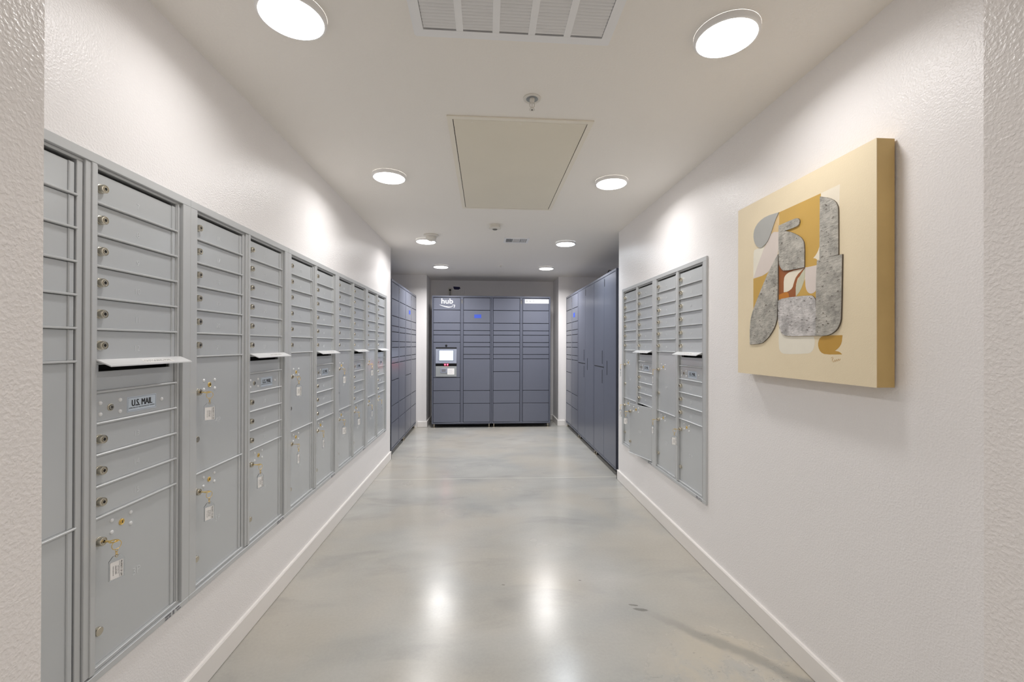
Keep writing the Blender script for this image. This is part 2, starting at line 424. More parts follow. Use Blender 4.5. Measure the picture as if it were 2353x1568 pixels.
def slot_panel():
    m = MB(); z1, z0 = zrow(6), zrow(7)
    m.plate(EA, EA+DW, z0+0.0055, z0+0.0600, DY, DY+0.005, 'alud'); m.plate(EA, EA+DW, z1-0.010, z1-0.0015, DY, DY+0.005, 'alud')
    m.plate(EA, EA+0.016, z0+0.058, z1-0.009, DY, DY+0.005, 'alud'); m.plate(EA+DW-0.018, EA+DW, z0+0.058, z1-0.009, DY, DY+0.005, 'alud')
    m.box(EA+0.010, EA+DW-0.010, 0.05, 0.055, z0+0.05, z1, 'black')
    m.plate(EA-0.002, EA+DW+0.004, z0-0.0005, z0+0.0055, DY-0.010, DY+0.005, 'alu', 0.0015)
    return m.mesh('outgoing_mail_panel')
def hood_mesh():
    m = MB(); z = zrow(6)+0.002
    poly = [(DY, z+0.004), (-0.012, z+0.004), (-0.050, z-0.013), (-0.050, z-0.0165), (-0.012, z), (DY, z-0.001)]
    n = len(poly); vs = [(x, a, b) for x in (EA-0.010, EA+DW+0.012) for a, b in poly]
    m.add(vs, [tuple(range(n)), tuple(range(n, 2*n))[::-1]]+[(i, n+i, n+(i+1) % n, (i+1) % n) for i in range(n)], 'hood')
    T = TR(0, -0.050, z-0.013) @ RX(-(PI/2-math.atan2(0.017, 0.038)))
    # lettering on the sloping top of the hood
    m.box(EA+0.125, EA+0.245, -0.0006, 0, 0.009, 0.028, 'paper', T)
    m.text('OUTGOING MAIL', EA+0.130, EA+0.240, 0.013, 0.024, -0.0007, 'kioskl', 0.0, T)
    return m.mesh('hood')
def us_panel():
    m = MB(); door_panel(m, EA, zrow(8), zrow(7))
    d = COLW
    for x, z in ((0.043, 1.151), (0.109, 1.152), (0.043, 1.119), (0.109, 1.118), (0.273, 1.134)): rivet(m, d+x, z)
    return m.mesh('master_door_panel')
def us_label():
    m = MB(); x0, x1, z0, z1 = COLW+0.134, COLW+0.248, 1.110, 1.156
    m.box(x0, x1, DY-0.0008, DY, z0, z1, 'label')
    for a, b, c, d in ((x0+.002, x1-.002, z1-.0032, z1-.0024), (x0+.002, x1-.002, z0+.0024, z0+.0032), (x0+.002, x0+.0028, z0+.0024, z1-.0024), (x1-.0028, x1-.002, z0+.0024, z1-.0024)):
        m.box(a, b, DY-0.0011, DY-0.0008, c, d, 'inkg')
    for dx in (-0.0009, -0.0003, 0.0003, 0.0009): m.text('U.S. MAIL', x0+0.017+dx, x1-0.017+dx, z0+0.0165, z0+0.0365, DY-0.0009-abs(dx)*0.01, 'ink', 0.0)
    m.text('APPROVED BY THE POSTMASTER GENERAL', x0+0.006, x1-0.006, z0+0.0095, z0+0.0132, DY-0.0009, 'ink', 0.0)
    return m.mesh('mail_label')
def number(txt, e, z, parent, dx=0.150, h=0.017):
    m = MB(); m.text(txt, e+dx-0.02, e+dx+0.02, z-h/2, z+h/2, DY, 'alun', -0.004, depth=0.0008, keep=True)
    return m.obj('stamped_number', parent)

KEYS = []   # (unit root, local position, name of column)
def make_unit(loc, rz, first, parcels, label, ajar=False):
    t = thing('mailbox_unit', label, 'mailboxes', loc, rz, 'grey mailbox units set into the walls')
    put('body', cached('body', unit_body), t); put('frame', cached('frame', unit_frame), t)
    st = put('approval_sticker', cached('stk', sticker_mesh), t)
    LK = cached('lock', lock_mesh)
    for c, e in ((0, EB), (1, EA)):
        rows = list(range(6)) + ([8, 9, 10] if c else [])
        for i, r in enumerate(rows):
            d = put('mailbox_door', cached(('d', c, r), lambda: small_door(e, r)), t)
            zc = zrow(r)-PZ/2
            k = put('lock', LK, d, (e+0.018, DY, zc+0.001)); k.rotation_euler = (0, random.uniform(-0.25, 0.25), 0)
            n = first + i + (6 if c else 0)
            number(str(n), e, zc-0.008, d)
    s = put('outgoing_mail_panel', cached('slot', slot_panel), t); put('hood', cached('hood', hood_mesh), s)
    u = put('master_door_panel', cached('us', us_panel), t)
    put('mail_label', cached('usl', us_label), u); put('master_lock', cached('al', arrow_lock), u, (COLW+0.076, DY, 1.135))
    zb = Z0U+0.029
    for j, (e, z0, z1) in enumerate(((EB, zrow(11), zrow(6)), (EB, zb, zrow(11)), (EA, zb, zrow(11)))):
        d = put('parcel_door', cached(('p', j), lambda: parcel_door(e, z0, z1)), t)
        put('lock', LK, d, (e+0.018, DY, z1-0.067 if j else 1.137))
        put('trip_lock', cached('trip', trip_mesh), d, (e+0.094, DY, z1-0.042 if j else 1.159))
        if j == 0:
            pass
        put('cap', cached('cap', cap_mesh), d, (e+0.015, DY, 0.506 if j else 0.959))
        number(parcels[j], e, z0+0.20 if j else 1.010, d, 0.150, 0.022)
        if ajar and j == 2:
            hx = e+DW+0.002
            d.matrix_basis = Matrix.Translation((hx, -0.004, 0)) @ RZ(math.radians(15.5)) @ Matrix.Translation((-hx, 0, 0))
    return t
UNITS = []
YB0 = 1.6355-UW
unit_labels = [
 'grey mailbox unit nearest the doorway, half hidden by its jamb, boxes 7 to 15',
 'second grey mailbox unit from the doorway on the long wall, boxes 16 to 30',
 'middle one of the five grey mailbox units in the long left wall',
 'fourth grey mailbox unit from the doorway on the long wall, before the endmost one',
 'endmost grey mailbox unit of the long wall, reflecting the bright kiosk screen']
for i in range(5):
    UNITS.append(make_unit((WL, YB0+i*UW, 0), PI/2, 1+15*i, ['%dP' % (3*i+1), '%dP' % (3*i+2), '%dP' % (3*i+3)], unit_labels[i]))
UR1 = make_unit((WR, 3.972, 0), -PI/2, 76, ['16P', '17P', '18P'], 'grey mailbox unit with one parcel door ajar, beside the tall navy lockers', True)
UR2 = make_unit((WR, 3.972-UW, 0), -PI/2, 91, ['19P', '20P', '21P'], 'grey mailbox unit in the artwork wall, nearer of the two to the painting')

# ------------------------------------------------------------------ keys
def key_meshes():
    m = MB()   # key pushed into the lock, bow pointing out
    m.box(-0.0038, 0.0038, -0.018, -0.001, -0.0009, 0.0009, 'brass')
    T = TR(0, -0.025, 0) @ RX(PI/2)
    m.torus(0.0078, 0.0030, 'brass', T @ Matrix.Diagonal((1, 0.4, 1.15, 1)), 20, 6)
    key = m.mesh('key', 40)
    m = MB(); m.torus(0.0125, 0.0009, 'brass', TR(0, 0, -0.0115), 26, 6); ring = m.mesh('ring', 40)
    m = MB()
    for i in range(3):
        m.torus(0.0042, 0.0008, 'brass', TR(0, 0, -0.0275-i*0.0068) @ RZ(PI/2*(i % 2)) @ Matrix.Diagonal((0.75, 1, 1.15, 1)), 14, 5)
    chain = m.mesh('chain', 40)
    m = MB()   # clear sleeve: rim of plastic with cut top corners
    w, t0, b0 = 0.0185, -0.041, -0.109
    outer = [(-w, b0+.002), (-w+.002, b0), (w-.002, b0), (w, b0+.002), (w, t0-.012), (w-.010, t0), (-w+.010, t0), (-w, t0-.012)]
    inner = [(-w+.0025, b0+.003), (-w+.003, b0+.0025), (w-.003, b0+.0025), (w-.0025, b0+.003), (w-.0025, t0-.016), (w-.0100, t0-.0155), (-w+.0100, t0-.0155), (-w+.0025, t0-.016)]
    n = len(outer)
    vs = [(x, y, z) for y in (-0.0014, 0.0014) for x, z in outer+inner]
    fs = []
    for i in range(n):
        j = (i+1) % n
        fs += [(i, j, n+j, n+i), (2*n+i, 3*n+i, 3*n+j, 2*n+j), (i, 2*n+i, 2*n+j, j), (n+i, n+j, 3*n+j, 3*n+i)]
    m.add(vs, fs, 'plastic')
    tagm = m.mesh('tag')
    m = MB()
    m.box(-w+.0026, w-.0026, -0.0006, 0.0006, b0+.0032, t0-.0165, 'paper')
    for sgn in (0, 1):   # printed on both faces
        T = RZ(PI*sgn) @ TR(0, -0.0006, 0) @ TR(0, 0, -0.0825) @ RY(PI/2)
        m.text('PROPERTY OF USPS', -0.0225, 0.0225, 0.0095, 0.0135, 0, 'ink', 0.015, T)
        m.text('IF FOUND DROP IN ANY MAILBOX', -0.0225, 0.0225, 0.0060, 0.0080, 0, 'inkg', 0.0, T)
        m.text('RETURN TO', -0.011, 0.012, 0.0022, 0.0048, 0, 'inkg', 0.0, T)
        m.text('LOCAL POST OFFICE', -0.013, 0.011, -0.0035, -0.0002, 0, 'ink', 0.01, T)
        m.text('POSTAGE DUE', -0.013, 0.013, -0.0090, -0.0070, 0, 'ink', 0.0, T)
    card = m.mesh('card')
    return key, ring, chain, tagm, card
KM = key_meshes()
def make_key(unit, slot, yaw, label, turn=0.0, ajar=False):
    e, z = {'u': (EB, 1.137), 'l': (EB, zrow(11)-0.067), 'a': (EA, zrow(11)-0.067)}[slot]
    mw = Matrix.Translation(unit.location) @ Matrix.Rotation(unit.rotation_euler[2], 4, 'Z')
    p = Matrix.Translation((e+0.018, DY-0.0160, z))
    rz = unit.rotation_euler[2]
    if ajar:
        hx = e+DW+0.002
        p = Matrix.Translation((hx, -0.004, 0)) @ RZ(math.radians(15.5)) @ Matrix.Translation((-hx, 0, 0)) @ p
        rz += math.radians(15.5)
    loc = (mw @ p).to_translation()
    t = thing('key_with_tag', label, 'key', loc, rz, 'tagged keys left in the parcel locks')
    k = put('key', KM[0], t); k.rotation_euler = (0, turn, 0)
    q = (0, -0.0325, 0.001)
    r = put('ring', KM[1], t, q); c = put('chain', KM[2], t, q); g = put('tag', KM[3], t, q)
    r.rotation_euler = (0, 0, yaw*0.6); c.rotation_euler = (0, 0, yaw); g.rotation_euler = (0, 0, yaw)
    put('card', KM[4], g)
    return t
D = math.radians
# yaw 0 = tag parallel to its door
keyspec = [
 (UNITS[0], 'a', D(-22), 'tagged brass key in parcel door 3P, nearest the doorway'),
 (UNITS[1], 'u', D(-40), 'tagged brass key in parcel door 4P, above door 5P'),
 (UNITS[1], 'l', D(-25), 'tagged brass key in parcel door 5P, below door 4P'),
 (UNITS[1], 'a', D(-15), 'tagged brass key in parcel door 6P under boxes 28 to 30'),
 (UNITS[2], 'u', D(-25), 'tagged key in the upper parcel door of the middle mailbox unit'),
 (UNITS[2], 'l', D(0), 'tagged key seen edge-on, lower left parcel door of the middle mailbox unit'),
 (UNITS[2], 'a', D(1), 'tagged key in the parcel door below the mail slot column, middle mailbox unit'),
 (UNITS[3], 'u', D(-16), 'narrow-looking tagged key, upper parcel door of the fourth mailbox unit'),
 (UNITS[3], 'l', D(-37), 'tagged key with broad white card, lower left parcel door of the fourth unit'),
 (UNITS[3], 'a', D(-20), 'tagged key in the parcel door below the mail slot column, fourth unit'),
 (UNITS[4], 'u', D(-30), 'tagged key with plain white card, upper parcel door of the endmost unit'),
 (UNITS[4], 'l', D(-2), 'tagged key in the lower left parcel door of the endmost unit'),
 (UNITS[4], 'a', D(8), 'thin edge-on tagged key in the endmost unit, nearest the wall end'),
]
for u, s_, y_, lb in keyspec: make_key(u, s_, y_, lb, random.uniform(-0.2, 0.2))
make_key(UR1, 'u', D(-6), 'tagged key in the upper parcel door beside the navy lockers')
make_key(UR1, 'l', D(15), 'tagged key in the lower left parcel door beside the ajar door')
make_key(UR1, 'a', D(26), 'tagged key hanging from the parcel door that stands ajar', ajar=True)
make_key(UR2, 'u', D(-12), 'edge-on tagged key, upper parcel door of the unit by the painting')
make_key(UR2, 'l', D(1), 'tagged key, lower left parcel door of the unit by the painting')
make_key(UR2, 'a', D(43), 'tagged key, parcel door under the mail slot column by the painting')

# ------------------------------------------------------------------ parcel lockers
ZS = [2.066, 1.867, 1.663, 1.543, 1.472, 1.355, 1.284, 1.163, 1.094]
ROWS = {'single': ZS+[0.588, 0.385, 0.085], 'split': ZS+[0.889, 0.588, 0.385, 0.085]}
def locker_body(w, D, mid):
    m = MB(); k = 'navyb'; z0, z1 = 0.062, 2.095; t = 0.004
    m.box(0.0005, 0.0005+t, 0.0, D, z0, z1, k); m.box(w-t-0.0005, w-0.0005, 0.0, D, z0, z1, k)
    m.box(0.0005, w-0.0005, 0.0, D, z1-t, z1, k); m.box(0.0005, w-0.0005, 0.0, D, z0, z0+t, k); m.box(0.0005, w-0.0005, D-t, D, z0, z1, k)
    m.plate(0.0005, w-0.0005, 2.069, z1, 0, 0.02, k, 0.004); m.plate(0.0005, w-0.0005, z0, 0.081, 0, 0.02, k, 0.002)
    m.plate(0.0005, 0.0225, 0.081, 2.069, 0, 0.02, k, 0.002); m.plate(w-0.0225, w-0.0005, 0.081, 2.069, 0, 0.02, k, 0.002)
    m.box(0.01, w-0.01, 0.022, 0.026, z0+0.01, z1-0.01, 'navyi')
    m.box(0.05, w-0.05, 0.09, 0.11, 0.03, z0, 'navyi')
    if mid:
        a, b = mid; m.plate(a, b, 0.081, 2.069, 0.0, 0.02, k, 0.001)
        m.box(a+0.012, b-0.012, -0.0015, 0.002, 1.975, 2.038, 'plasticg'); m.box(a, b, -0.0006, 0.001, 1.6625, 1.6655, 'navyi')
        m.lathe([(0.006, 0.001), (0.005, 0.003)], 'navyi', TR((a+b)/2, 0, 2.028), n=12)
    return m.mesh('body')
def foot_mesh():
    m = MB(); T = RX(-PI/2)   # turn so that the profile's height runs up
    m.lathe([(0.024, 0.0), (0.024, 0.008), (0.016, 0.014), (0.008, 0.016), (0.008, 0.064)], 'nickel', T, n=16, cap0=True)
    return m.mesh('foot', 40)
def locker_door(x0, x1, z0, z1):
    m = MB(); m.plate(x0+0.003, x1-0.003, z0+0.004, z1-0.0045, 0.001, 0.020, 'navy', 0.0016); return m.mesh('door')
def make_locker(loc, rz, w, D, cols, label, kiosk=False, feet=((0.04, 0.05), (0.96, 0.05), (0.04, 0.9), (0.96, 0.9))):
    t = thing('parcel_locker', label, 'parcel lockers', loc, rz, 'navy parcel locker towers')
    dw = (w-0.024*2-0.047)/2
    c0 = (0.024, 0.024+dw); c1 = (0.024+dw+0.047, w-0.024)
    put('body', cached(('lb', w, D), lambda: locker_body(w, D, (c0[1]+0.002, c1[0]-0.002))), t)
    F = cached('foot', foot_mesh)
    for a, b in feet: put('foot', F, t, (a*w, b*D, 0))
    doors = {}
    for ci, ((x0, x1), kind) in enumerate(zip((c0, c1), cols)):
        Z = ROWS[kind] if kind in ROWS else [2.066, 1.867, 1.663, 1.543, 1.472, 1.355, 0.796, 0.588, 0.385, 0.085]
        for r in range(len(Z)-1):
            nm = 'control_panel' if (kind == 'kiosk' and r == 5) else 'locker_door'
            doors[(ci, r)] = put(nm, cached(('ld', w, ci, Z[r], Z[r+1]), lambda: locker_door(x0, x1, Z[r+1], Z[r])), t)
    return t, doors
def make_tall(loc, rz, w, D, label, flip=False):
    t = thing('tall_locker', label, 'parcel lockers', loc, rz, 'tall-door navy lockers')
    put('body', cached(('lbt', w, D), lambda: locker_body(w, D, None)), t)
    F = cached('foot', foot_mesh)
    for a, b in ((0.04, 0.06), (0.96, 0.06), (0.04, 0.9), (0.96, 0.9)): put('foot', F, t, (a*w, b*D, 0))
    h = w/2
    def leaf(x0, x1, z0, z1): return locker_door(x0, x1, z0, z1)
    def pull(x, z0, z1):
        m = MB(); m.box(x-0.0075, x+0.0075, -0.0008, 0.004, z0, z1, 'black')
        m.plate(x+0.0075, x+0.0105, z0-0.002, z1+0.002, -0.0015, 0.004, 'navyb', 0.0005); return m
    d = put('locker_door', cached('tl1', lambda: leaf(0.022, h, 1.070, 2.071)), t); pull(h-0.066, 1.109, 1.257).obj('handle', d)
    d = put('locker_door', cached('tl2', lambda: leaf(0.022, h, 0.080, 1.079)), t); pull(h-0.066, 0.892, 1.042).obj('handle', d)
    m = MB(); m.box(0.035, h-0.006, -0.0008, 0.004, 1.0695, 1.0785, 'black'); m.obj('gap_pull', t)
    d = put('locker_door', cached('tl3', lambda: leaf(h, w-0.022, 0.080, 2.071)), t); pull(h+0.118, 0.998, 1.148).obj('handle', d)
    m = MB(); m.box(h+0.012, h+0.026, -0.0006, 0.004, 1.965, 2.045, 'navyi'); m.obj('vent_slot', t)
    return t
DS = 0.52
CX, CY = -0.850, 6.80
lk1, d1 = make_locker((CX, CY, 0), 0, 0.945, 0.58, ('kiosk', 'single'), 'navy parcel locker tower with white hub lettering and touch screen', True)
lk2, d2 = make_locker((CX+0.945, CY, 0), 0, 0.945, 0.58, ('split', 'single'), 'navy parcel locker tower with a white name strip at its top corner')
LX = -1.105
make_locker((LX, 5.10, 0), PI/2, 0.885, DS, ('split', 'single'), 'navy parcel locker tower just past the end of the long mailbox wall')
make_locker((LX, 5.985, 0), PI/2, 0.885, DS, ('split', 'single'), 'navy parcel locker tower with blue tape, between long mailbox wall and rear corner')
RXL = 1.305
make_locker((RXL, 6.853, 0), -PI/2, 0.885, DS, ('split', 'single'), 'navy small-door parcel locker tower beyond the tall-door lockers')
make_tall((RXL, 5.966, 0), -PI/2, 0.885, DS, 'navy tall-door locker between the small-door tower and its twin')
make_tall((RXL, 5.079, 0), -PI/2, 0.885, DS, 'navy tall-door locker next to the artwork wall, black cable on top')

# hub lettering, smile arrow, name strip, control panel (positions in the tower's own frame)
def CXl(x): return x-CX
m = MB(); m.text('hub', CXl(-0.703), CXl(-0.518), 1.968, 2.051, 0.0005, 'logo', 0.018)
def PP(px, py): return (CXl(-0.703+(px-540)*0.0003058), 2.051-(py-805)*0.000302)
up = []; lo = []
for i in range(25):
    s_ = i/24; x = 425+s_*740
    up.append(PP(x, 1125+130*math.sin(PI*min(1, s_*0.62+0.0)/1.24*1.0)**0.9 * (1 - 0.0) - 52*max(0, (s_-0.62)/0.38)**1.6))
    lo.append(PP(x, 1125+190*math.sin(PI*min(1, s_*0.62)/1.24)**0.82 - 108*max(0, (s_-0.60)/0.40)**1.5))
vs = up+lo; n_ = 25
for i in range(24):
    m.prism([up[i], up[i+1], lo[i+1], lo[i]], -0.0003, 0.001, 'logo')
m.prism([PP(1085, 1150), PP(1150, 1138), PP(1245, 1135), PP(1250, 1150), PP(1250, 1160), PP(1225, 1160), PP(1150, 1158), PP(1085, 1166)], -0.0003, 0.001, 'logo')
m.prism([PP(1225, 1145), PP(1250, 1145), PP(1238, 1215), PP(1205, 1288), PP(1172, 1280), PP(1208, 1205)], -0.0003, 0.001, 'logo')
o = m.obj('logo_lettering', d1[(0, 0)]); o['label'] = 'white hub lettering over a smile-shaped arrow'
m = MB(); x0 = 0.624-CX-0.945
m.box(x0, x0+0.388, -0.0006, 0.001, 1.984, 2.050, 'logo')
m.text('Rubi 2', x0+0.022, x0+0.150, 2.000, 2.035, -0.0006, 'inkg', 0.0)
o = m.obj('name_strip', d2[(1, 0)]); o['label'] = 'white name strip with grey lettering'
# control panel
cp = d1[(0, 5)]
m = MB()
def bx(mb, x0, x1, z0, z1, yf, yb, k, c=0.001): mb.plate(CXl(x0), CXl(x1), z0, z1, yf, yb, k, c)
m.lathe([(0.017, 0.0), (0.016, 0.006), (0.011, 0.012), (0.005, 0.015)], 'black', TR(CXl(-0.6235), 0.001, 1.304), n=18); m.obj('camera', cp, smooth=50)
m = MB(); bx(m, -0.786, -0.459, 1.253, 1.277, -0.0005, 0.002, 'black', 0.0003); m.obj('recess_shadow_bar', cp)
m = MB()   # housing leaning out towards its foot
a, b = CXl(-0.787), CXl(-0.460)
m.add([(a, -0.002, 1.252), (b, -0.002, 1.252), (b, -0.022, 1.023), (a, -0.022, 1.023), (a, 0.002, 1.252), (b, 0.002, 1.252), (b, 0.002, 1.023), (a, 0.002, 1.023)],
      [(0, 3, 2, 1), (4, 5, 6, 7), (0, 1, 5, 4), (1, 2, 6, 5), (2, 3, 7, 6), (3, 0, 4, 7)], 'kiosk')
hs = m.obj('screen_housing', cp)
tilt = math.atan2(0.020, 0.229)
T = TR(0, -0.002-0.020*(1.252-1.1475)/0.229, 1.1475) @ RX(-tilt)
m = MB(); m.box(CXl(-0.739), CXl(-0.504), -0.0015, 0.001, -0.087, 0.087, 'navyb', T); m.box(CXl(-0.732), CXl(-0.511), -0.0030, 0.001, -0.080, 0.080, 'screen', T)
o = m.obj('touch_screen', hs); o['label'] = 'glowing pale blue touch screen'
m = MB(); bx(m, -0.679, -0.571, 1.021, 1.052, -0.0245, -0.020, 'kiosk', 0.0005); m.obj('printed_label', hs)
m = MB(); bx(m, -0.786, -0.460, 0.977, 1.018, -0.004, 0.002, 'black'); sb = m.obj('scanner_bar', cp)
for x in (-0.6415, -0.603):
    m = MB(); m.box(CXl(x)-0.009, CXl(x)+0.009, -0.006, -0.0035, 0.992, 1.010, 'red'); m.obj('red_light', sb)
m = MB(); bx(m, -0.788, -0.460, 0.810, 0.975, -0.008, 0.002, 'kioskl', 0.003); lp = m.obj('payment_plate', cp)
m = MB(); bx(m, -0.714, -0.609, 0.871, 0.941, -0.013, -0.008, 'kiosk', 0.002); bx(m, -0.693, -0.628, 0.888, 0.931, -0.0138, -0.012, 'inkg', 0.0005); m.obj('card_reader', lp)
m = MB(); bx(m, -0.603, -0.495, 0.845, 0.942, -0.0092, -0.008, 'paper', 0.0002)
for i in range(5): bx(m, -0.590, -0.515-0.012*(i % 2), 0.928-i*0.016, 0.930-i*0.016, -0.0096, -0.009, 'kiosk', 0.0001)
m.obj('instruction_card', lp)

# ------------------------------------------------------------------ small things on and over the lockers
def tape(name, x, y, z, w, h, rz, label, k='tape', poly=None):
    m = MB()
    p = poly or [(-w/2, -h/2), (w/2, -h/2*0.96), (w/2*0.98, h/2), (-w/2, h/2*0.97)]
    m.prism(p, -0.0006, 0.0002, k)
    o = m.obj('painters_tape', loc=(x, y, z)); o.rotation_euler = (0, 0, rz)
    tag(o, label, 'tape', 'blue tape pieces')
tape('t', -0.127, CY+0.0003, 1.771, 0.110, 0.058, 0, 'bright blue tape piece on the tower with the touch screen')
tape('t', LX-0.0003, 6.285, 1.787, 0.11, 0.058, PI/2, 'blue tape piece on the locker tower by the long mailbox wall')
tape('t', RXL+0.0003, 6.235, 1.763, 0.11, 0.065, -PI/2, 'blue tape piece on the small-door tower beyond the tall doors')
tape('t', -0.502, 7.4295, 2.298, 0, 0, 0, 'dark blue tape piece on the wall above the hub tower', 'taped',
     [(-0.062, 0.028), (-0.056, -0.004), (-0.042, -0.024), (0.030, -0.026), (0.048, -0.012), (0.062, -0.010), (0.050, 0.022)])
t = thing('wall_outlet', 'white outlet plate with black plug above the hub tower', 'outlet', (-0.617, 7.43, 2.245))
m = MB(); m.plate(-0.033, 0.033, -0.058, 0.058, -0.006, -0.0002, 'plasticw', 0.003); m.obj('plate', t)
m = MB(); m.plate(-0.017, 0.017, 0.006, 0.034, -0.0085, -0.005, 'plasticg', 0.001); m.plate(-0.017, 0.017, -0.034, -0.006, -0.0085, -0.005, 'plasticw', 0.001); m.obj('socket', t)
m = MB(); m.plate(-0.012, 0.012, 0.008, 0.030, -0.034, -0.009, 'rubber', 0.004)
m.tube([(0, -0.028, 0.010), (0.001, -0.032, -0.01), (0, -0.030, -0.05), (-0.003, -0.028, -0.10), (-0.004, -0.026, -0.16), (-0.004, -0.026, -0.34)], 0.0042, 'rubber')
o = m.obj('power_cord', loc=(-0.617, 7.43, 2.245), smooth=50); tag(o, 'black plug and power cord dropping behind the hub tower', 'cord')
m = MB(); m.plate(-0.035, 0.035, -0.058, 0.058, -0.005, -0.0002, 'wall', 0.003)
m.lathe([(0.003, 0.005), (0.0025, 0.0062)], 'inkg', TR(0, 0, 0.0), n=10)
o = m.obj('blank_wall_plate', loc=(-0.405, 7.43, 2.253)); tag(o, 'wall-coloured blank plate beside the dark blue tape', 'wall plate')
m = MB(); pts = []
for i in range(22):
    a = PI*i/21; pts.append((1.50+0.02*math.sin(a*2), 5.12+0.23*math.cos(a), 2.103+0.125*math.sin(a)**0.8 if 0 < i < 21 else 2.10))
m.tube(pts, 0.006, 'rubber'); o = m.obj('loose_cable', smooth=50); tag(o, 'black cable looping up on top of a tall-door locker', 'cable')

# ------------------------------------------------------------------ ceiling fittings
def lens_mesh(k):
    m = MB(); m.lathe([(0.099, 0.0), (0.099, 0.020), (0.0965, 0.0235), (0.070, 0.0270), (0.035, 0.0285)], k, RX(PI/2), n=48); return m.mesh('diffuser', 60)
def ring_mesh():
    m = MB(); m.lathe([(0.1085, 0.0002), (0.1085, 0.012), (0.1065, 0.019), (0.103, 0.0215), (0.0992, 0.0215), (0.0992, 0.010)], 'white', RX(PI/2), n=48, cap1=False); return m.mesh('trim_ring', 50)
LM = {k: lens_mesh(k) for k in ('lamp', 'lampc')}; RM = ring_mesh()
# lathe axis: local -y turned to point down
POW = 8.1
def ceiling_light(x, y, label, k='lamp', g=0.95):
    t = thing('ceiling_light', label, 'ceiling light', (x, y, H), 0, 'round flush ceiling lights')
    put('trim_ring', RM, t); put('diffuser', LM[k], t)
    ld = bpy.data.lights.new('lamp_source', 'AREA'); ld.shape = 'DISK'; ld.size = 0.19; ld.energy = POW*g; ld.spread = math.radians(159)
    ld.color = (0.86, 0.93, 1.0) if k == 'lampc' else (1.0, 0.984, 0.976)
    lo_ = bpy.data.objects.new('lamp_source', ld); COL.objects.link(lo_); lo_.parent = t; lo_.location = (0, 0, -0.030)
LGT = [(-0.650, 1.47, 'round ceiling light beside the big grille, on the long mailbox side', 'lamp'),
       (0.850, 1.455, 'round ceiling light beside the big grille, on the painting side', 'lamp'),
       (-0.634, 2.84, 'round ceiling light beside the access panel, on the long mailbox side', 'lamp'),
       (0.846, 2.83, 'round ceiling light beside the access panel, on the painting side', 'lamp'),
       (-0.637, 4.58, 'round ceiling light next to the smoke detector', 'lamp'),
       (0.862, 4.57, 'bluish round ceiling light beside the small supply vent', 'lampc'),
       (-0.634, 6.06, 'endmost round ceiling light, over the hub tower side', 'lamp'),
       (0.862, 6.06, 'endmost round ceiling light, over the side with the name strip', 'lamp')]
GAIN = {1.47: 0.42, 1.455: 0.48, 2.84: 0.70, 2.83: 0.76, 4.58: 0.9, 4.57: 1.15, 6.06: 2.8}
for x, y, lb, k in LGT: ceiling_light(x, y, lb, k, GAIN[y])
for x, y, lb in [(-0.65, -0.35, 'added round fill light in the unseen lobby behind the doorway, mailbox side'), (0.85, -0.35, 'added round fill light in the unseen lobby behind the doorway, painting side'),
                 (-0.65, -2.0, 'added round fill light at the unseen lobby rear, mailbox side'), (0.85, -2.0, 'added round fill light at the unseen lobby rear, painting side')]:
    ceiling_light(x, y, lb)  # extra lamps added out of view to brighten the doorway end

# return air grille
GX0, GX1, GY0, GY1 = -0.250, 0.441, 0.84, 1.530
t = thing('return_air_grille', 'large white return air grille with slatted columns in the ceiling', 'vent', (0, 0, H))
m = MB(); k = 'vent'
def cbox(mb, x0, x1, y0, y1, z0, z1, k): mb.box(x0, x1, y0, y1, z0-H, z1-H, k)
fz = H-0.014
for a in ((GX0, GX0+0.030, GY0, GY1), (GX1-0.030, GX1, GY0, GY1), (GX0+0.03, GX1-0.03, GY0, GY0+0.034), (GX0+0.03, GX1-0.03, GY1-0.034, GY1)):
    cbox(m, a[0], a[1], a[2], a[3], fz, H-0.0005, k)
m.obj('frame', t)
m = MB(); q = 0.006
for a in ((GX0-q, GX0, GY0-q, GY1+q), (GX1, GX1+q, GY0-q, GY1+q), (GX0, GX1, GY1, GY1+q), (GX0, GX1, GY0-q, GY0)):
    cbox(m, a[0], a[1], a[2], a[3], H-0.006, H-0.0005, k)
m.obj('outer_flange', t)
m = MB(); xi0, xi1 = GX0+0.030, GX1-0.030
cbox(m, xi0, xi1, GY0+0.034, GY1-0.034, H-0.0022, H-0.0006, 'ventin'); m.obj('backing', t)
cw = (xi1-xi0)/5
m = MB()
for c in range(1, 5): cbox(m, xi0+c*cw-0.012, xi0+c*cw+0.012, GY0+0.034, GY1-0.034, fz+0.0005, H-0.002, k)
m.obj('divider', t)
ny = 44; ys = GY0+0.040; py = (GY1-0.040-ys)/ny
for c in range(5):
    m = MB(); a = xi0+c*cw+(0.012 if c else 0.002); b = xi0+(c+1)*cw-(0.012 if c < 4 else 0.002)
    for j in range(ny):
        y = ys+j*py; z1 = -0.0070; z0 = -0.0139
        m.add([(a, y, z1), (b, y, z1), (b, y+0.0103, z0), (a, y+0.0103, z0), (a, y+0.0012, z1), (b, y+0.0012, z1), (b, y+0.0111, z0+0.0004), (a, y+0.0111, z0+0.0004)],
              [(0, 1, 2, 3), (7, 6, 5, 4), (3, 2, 6, 7), (0, 4, 5, 1), (0, 3, 7, 4), (1, 5, 6, 2)], k)
    m.obj('louvre_column', t)

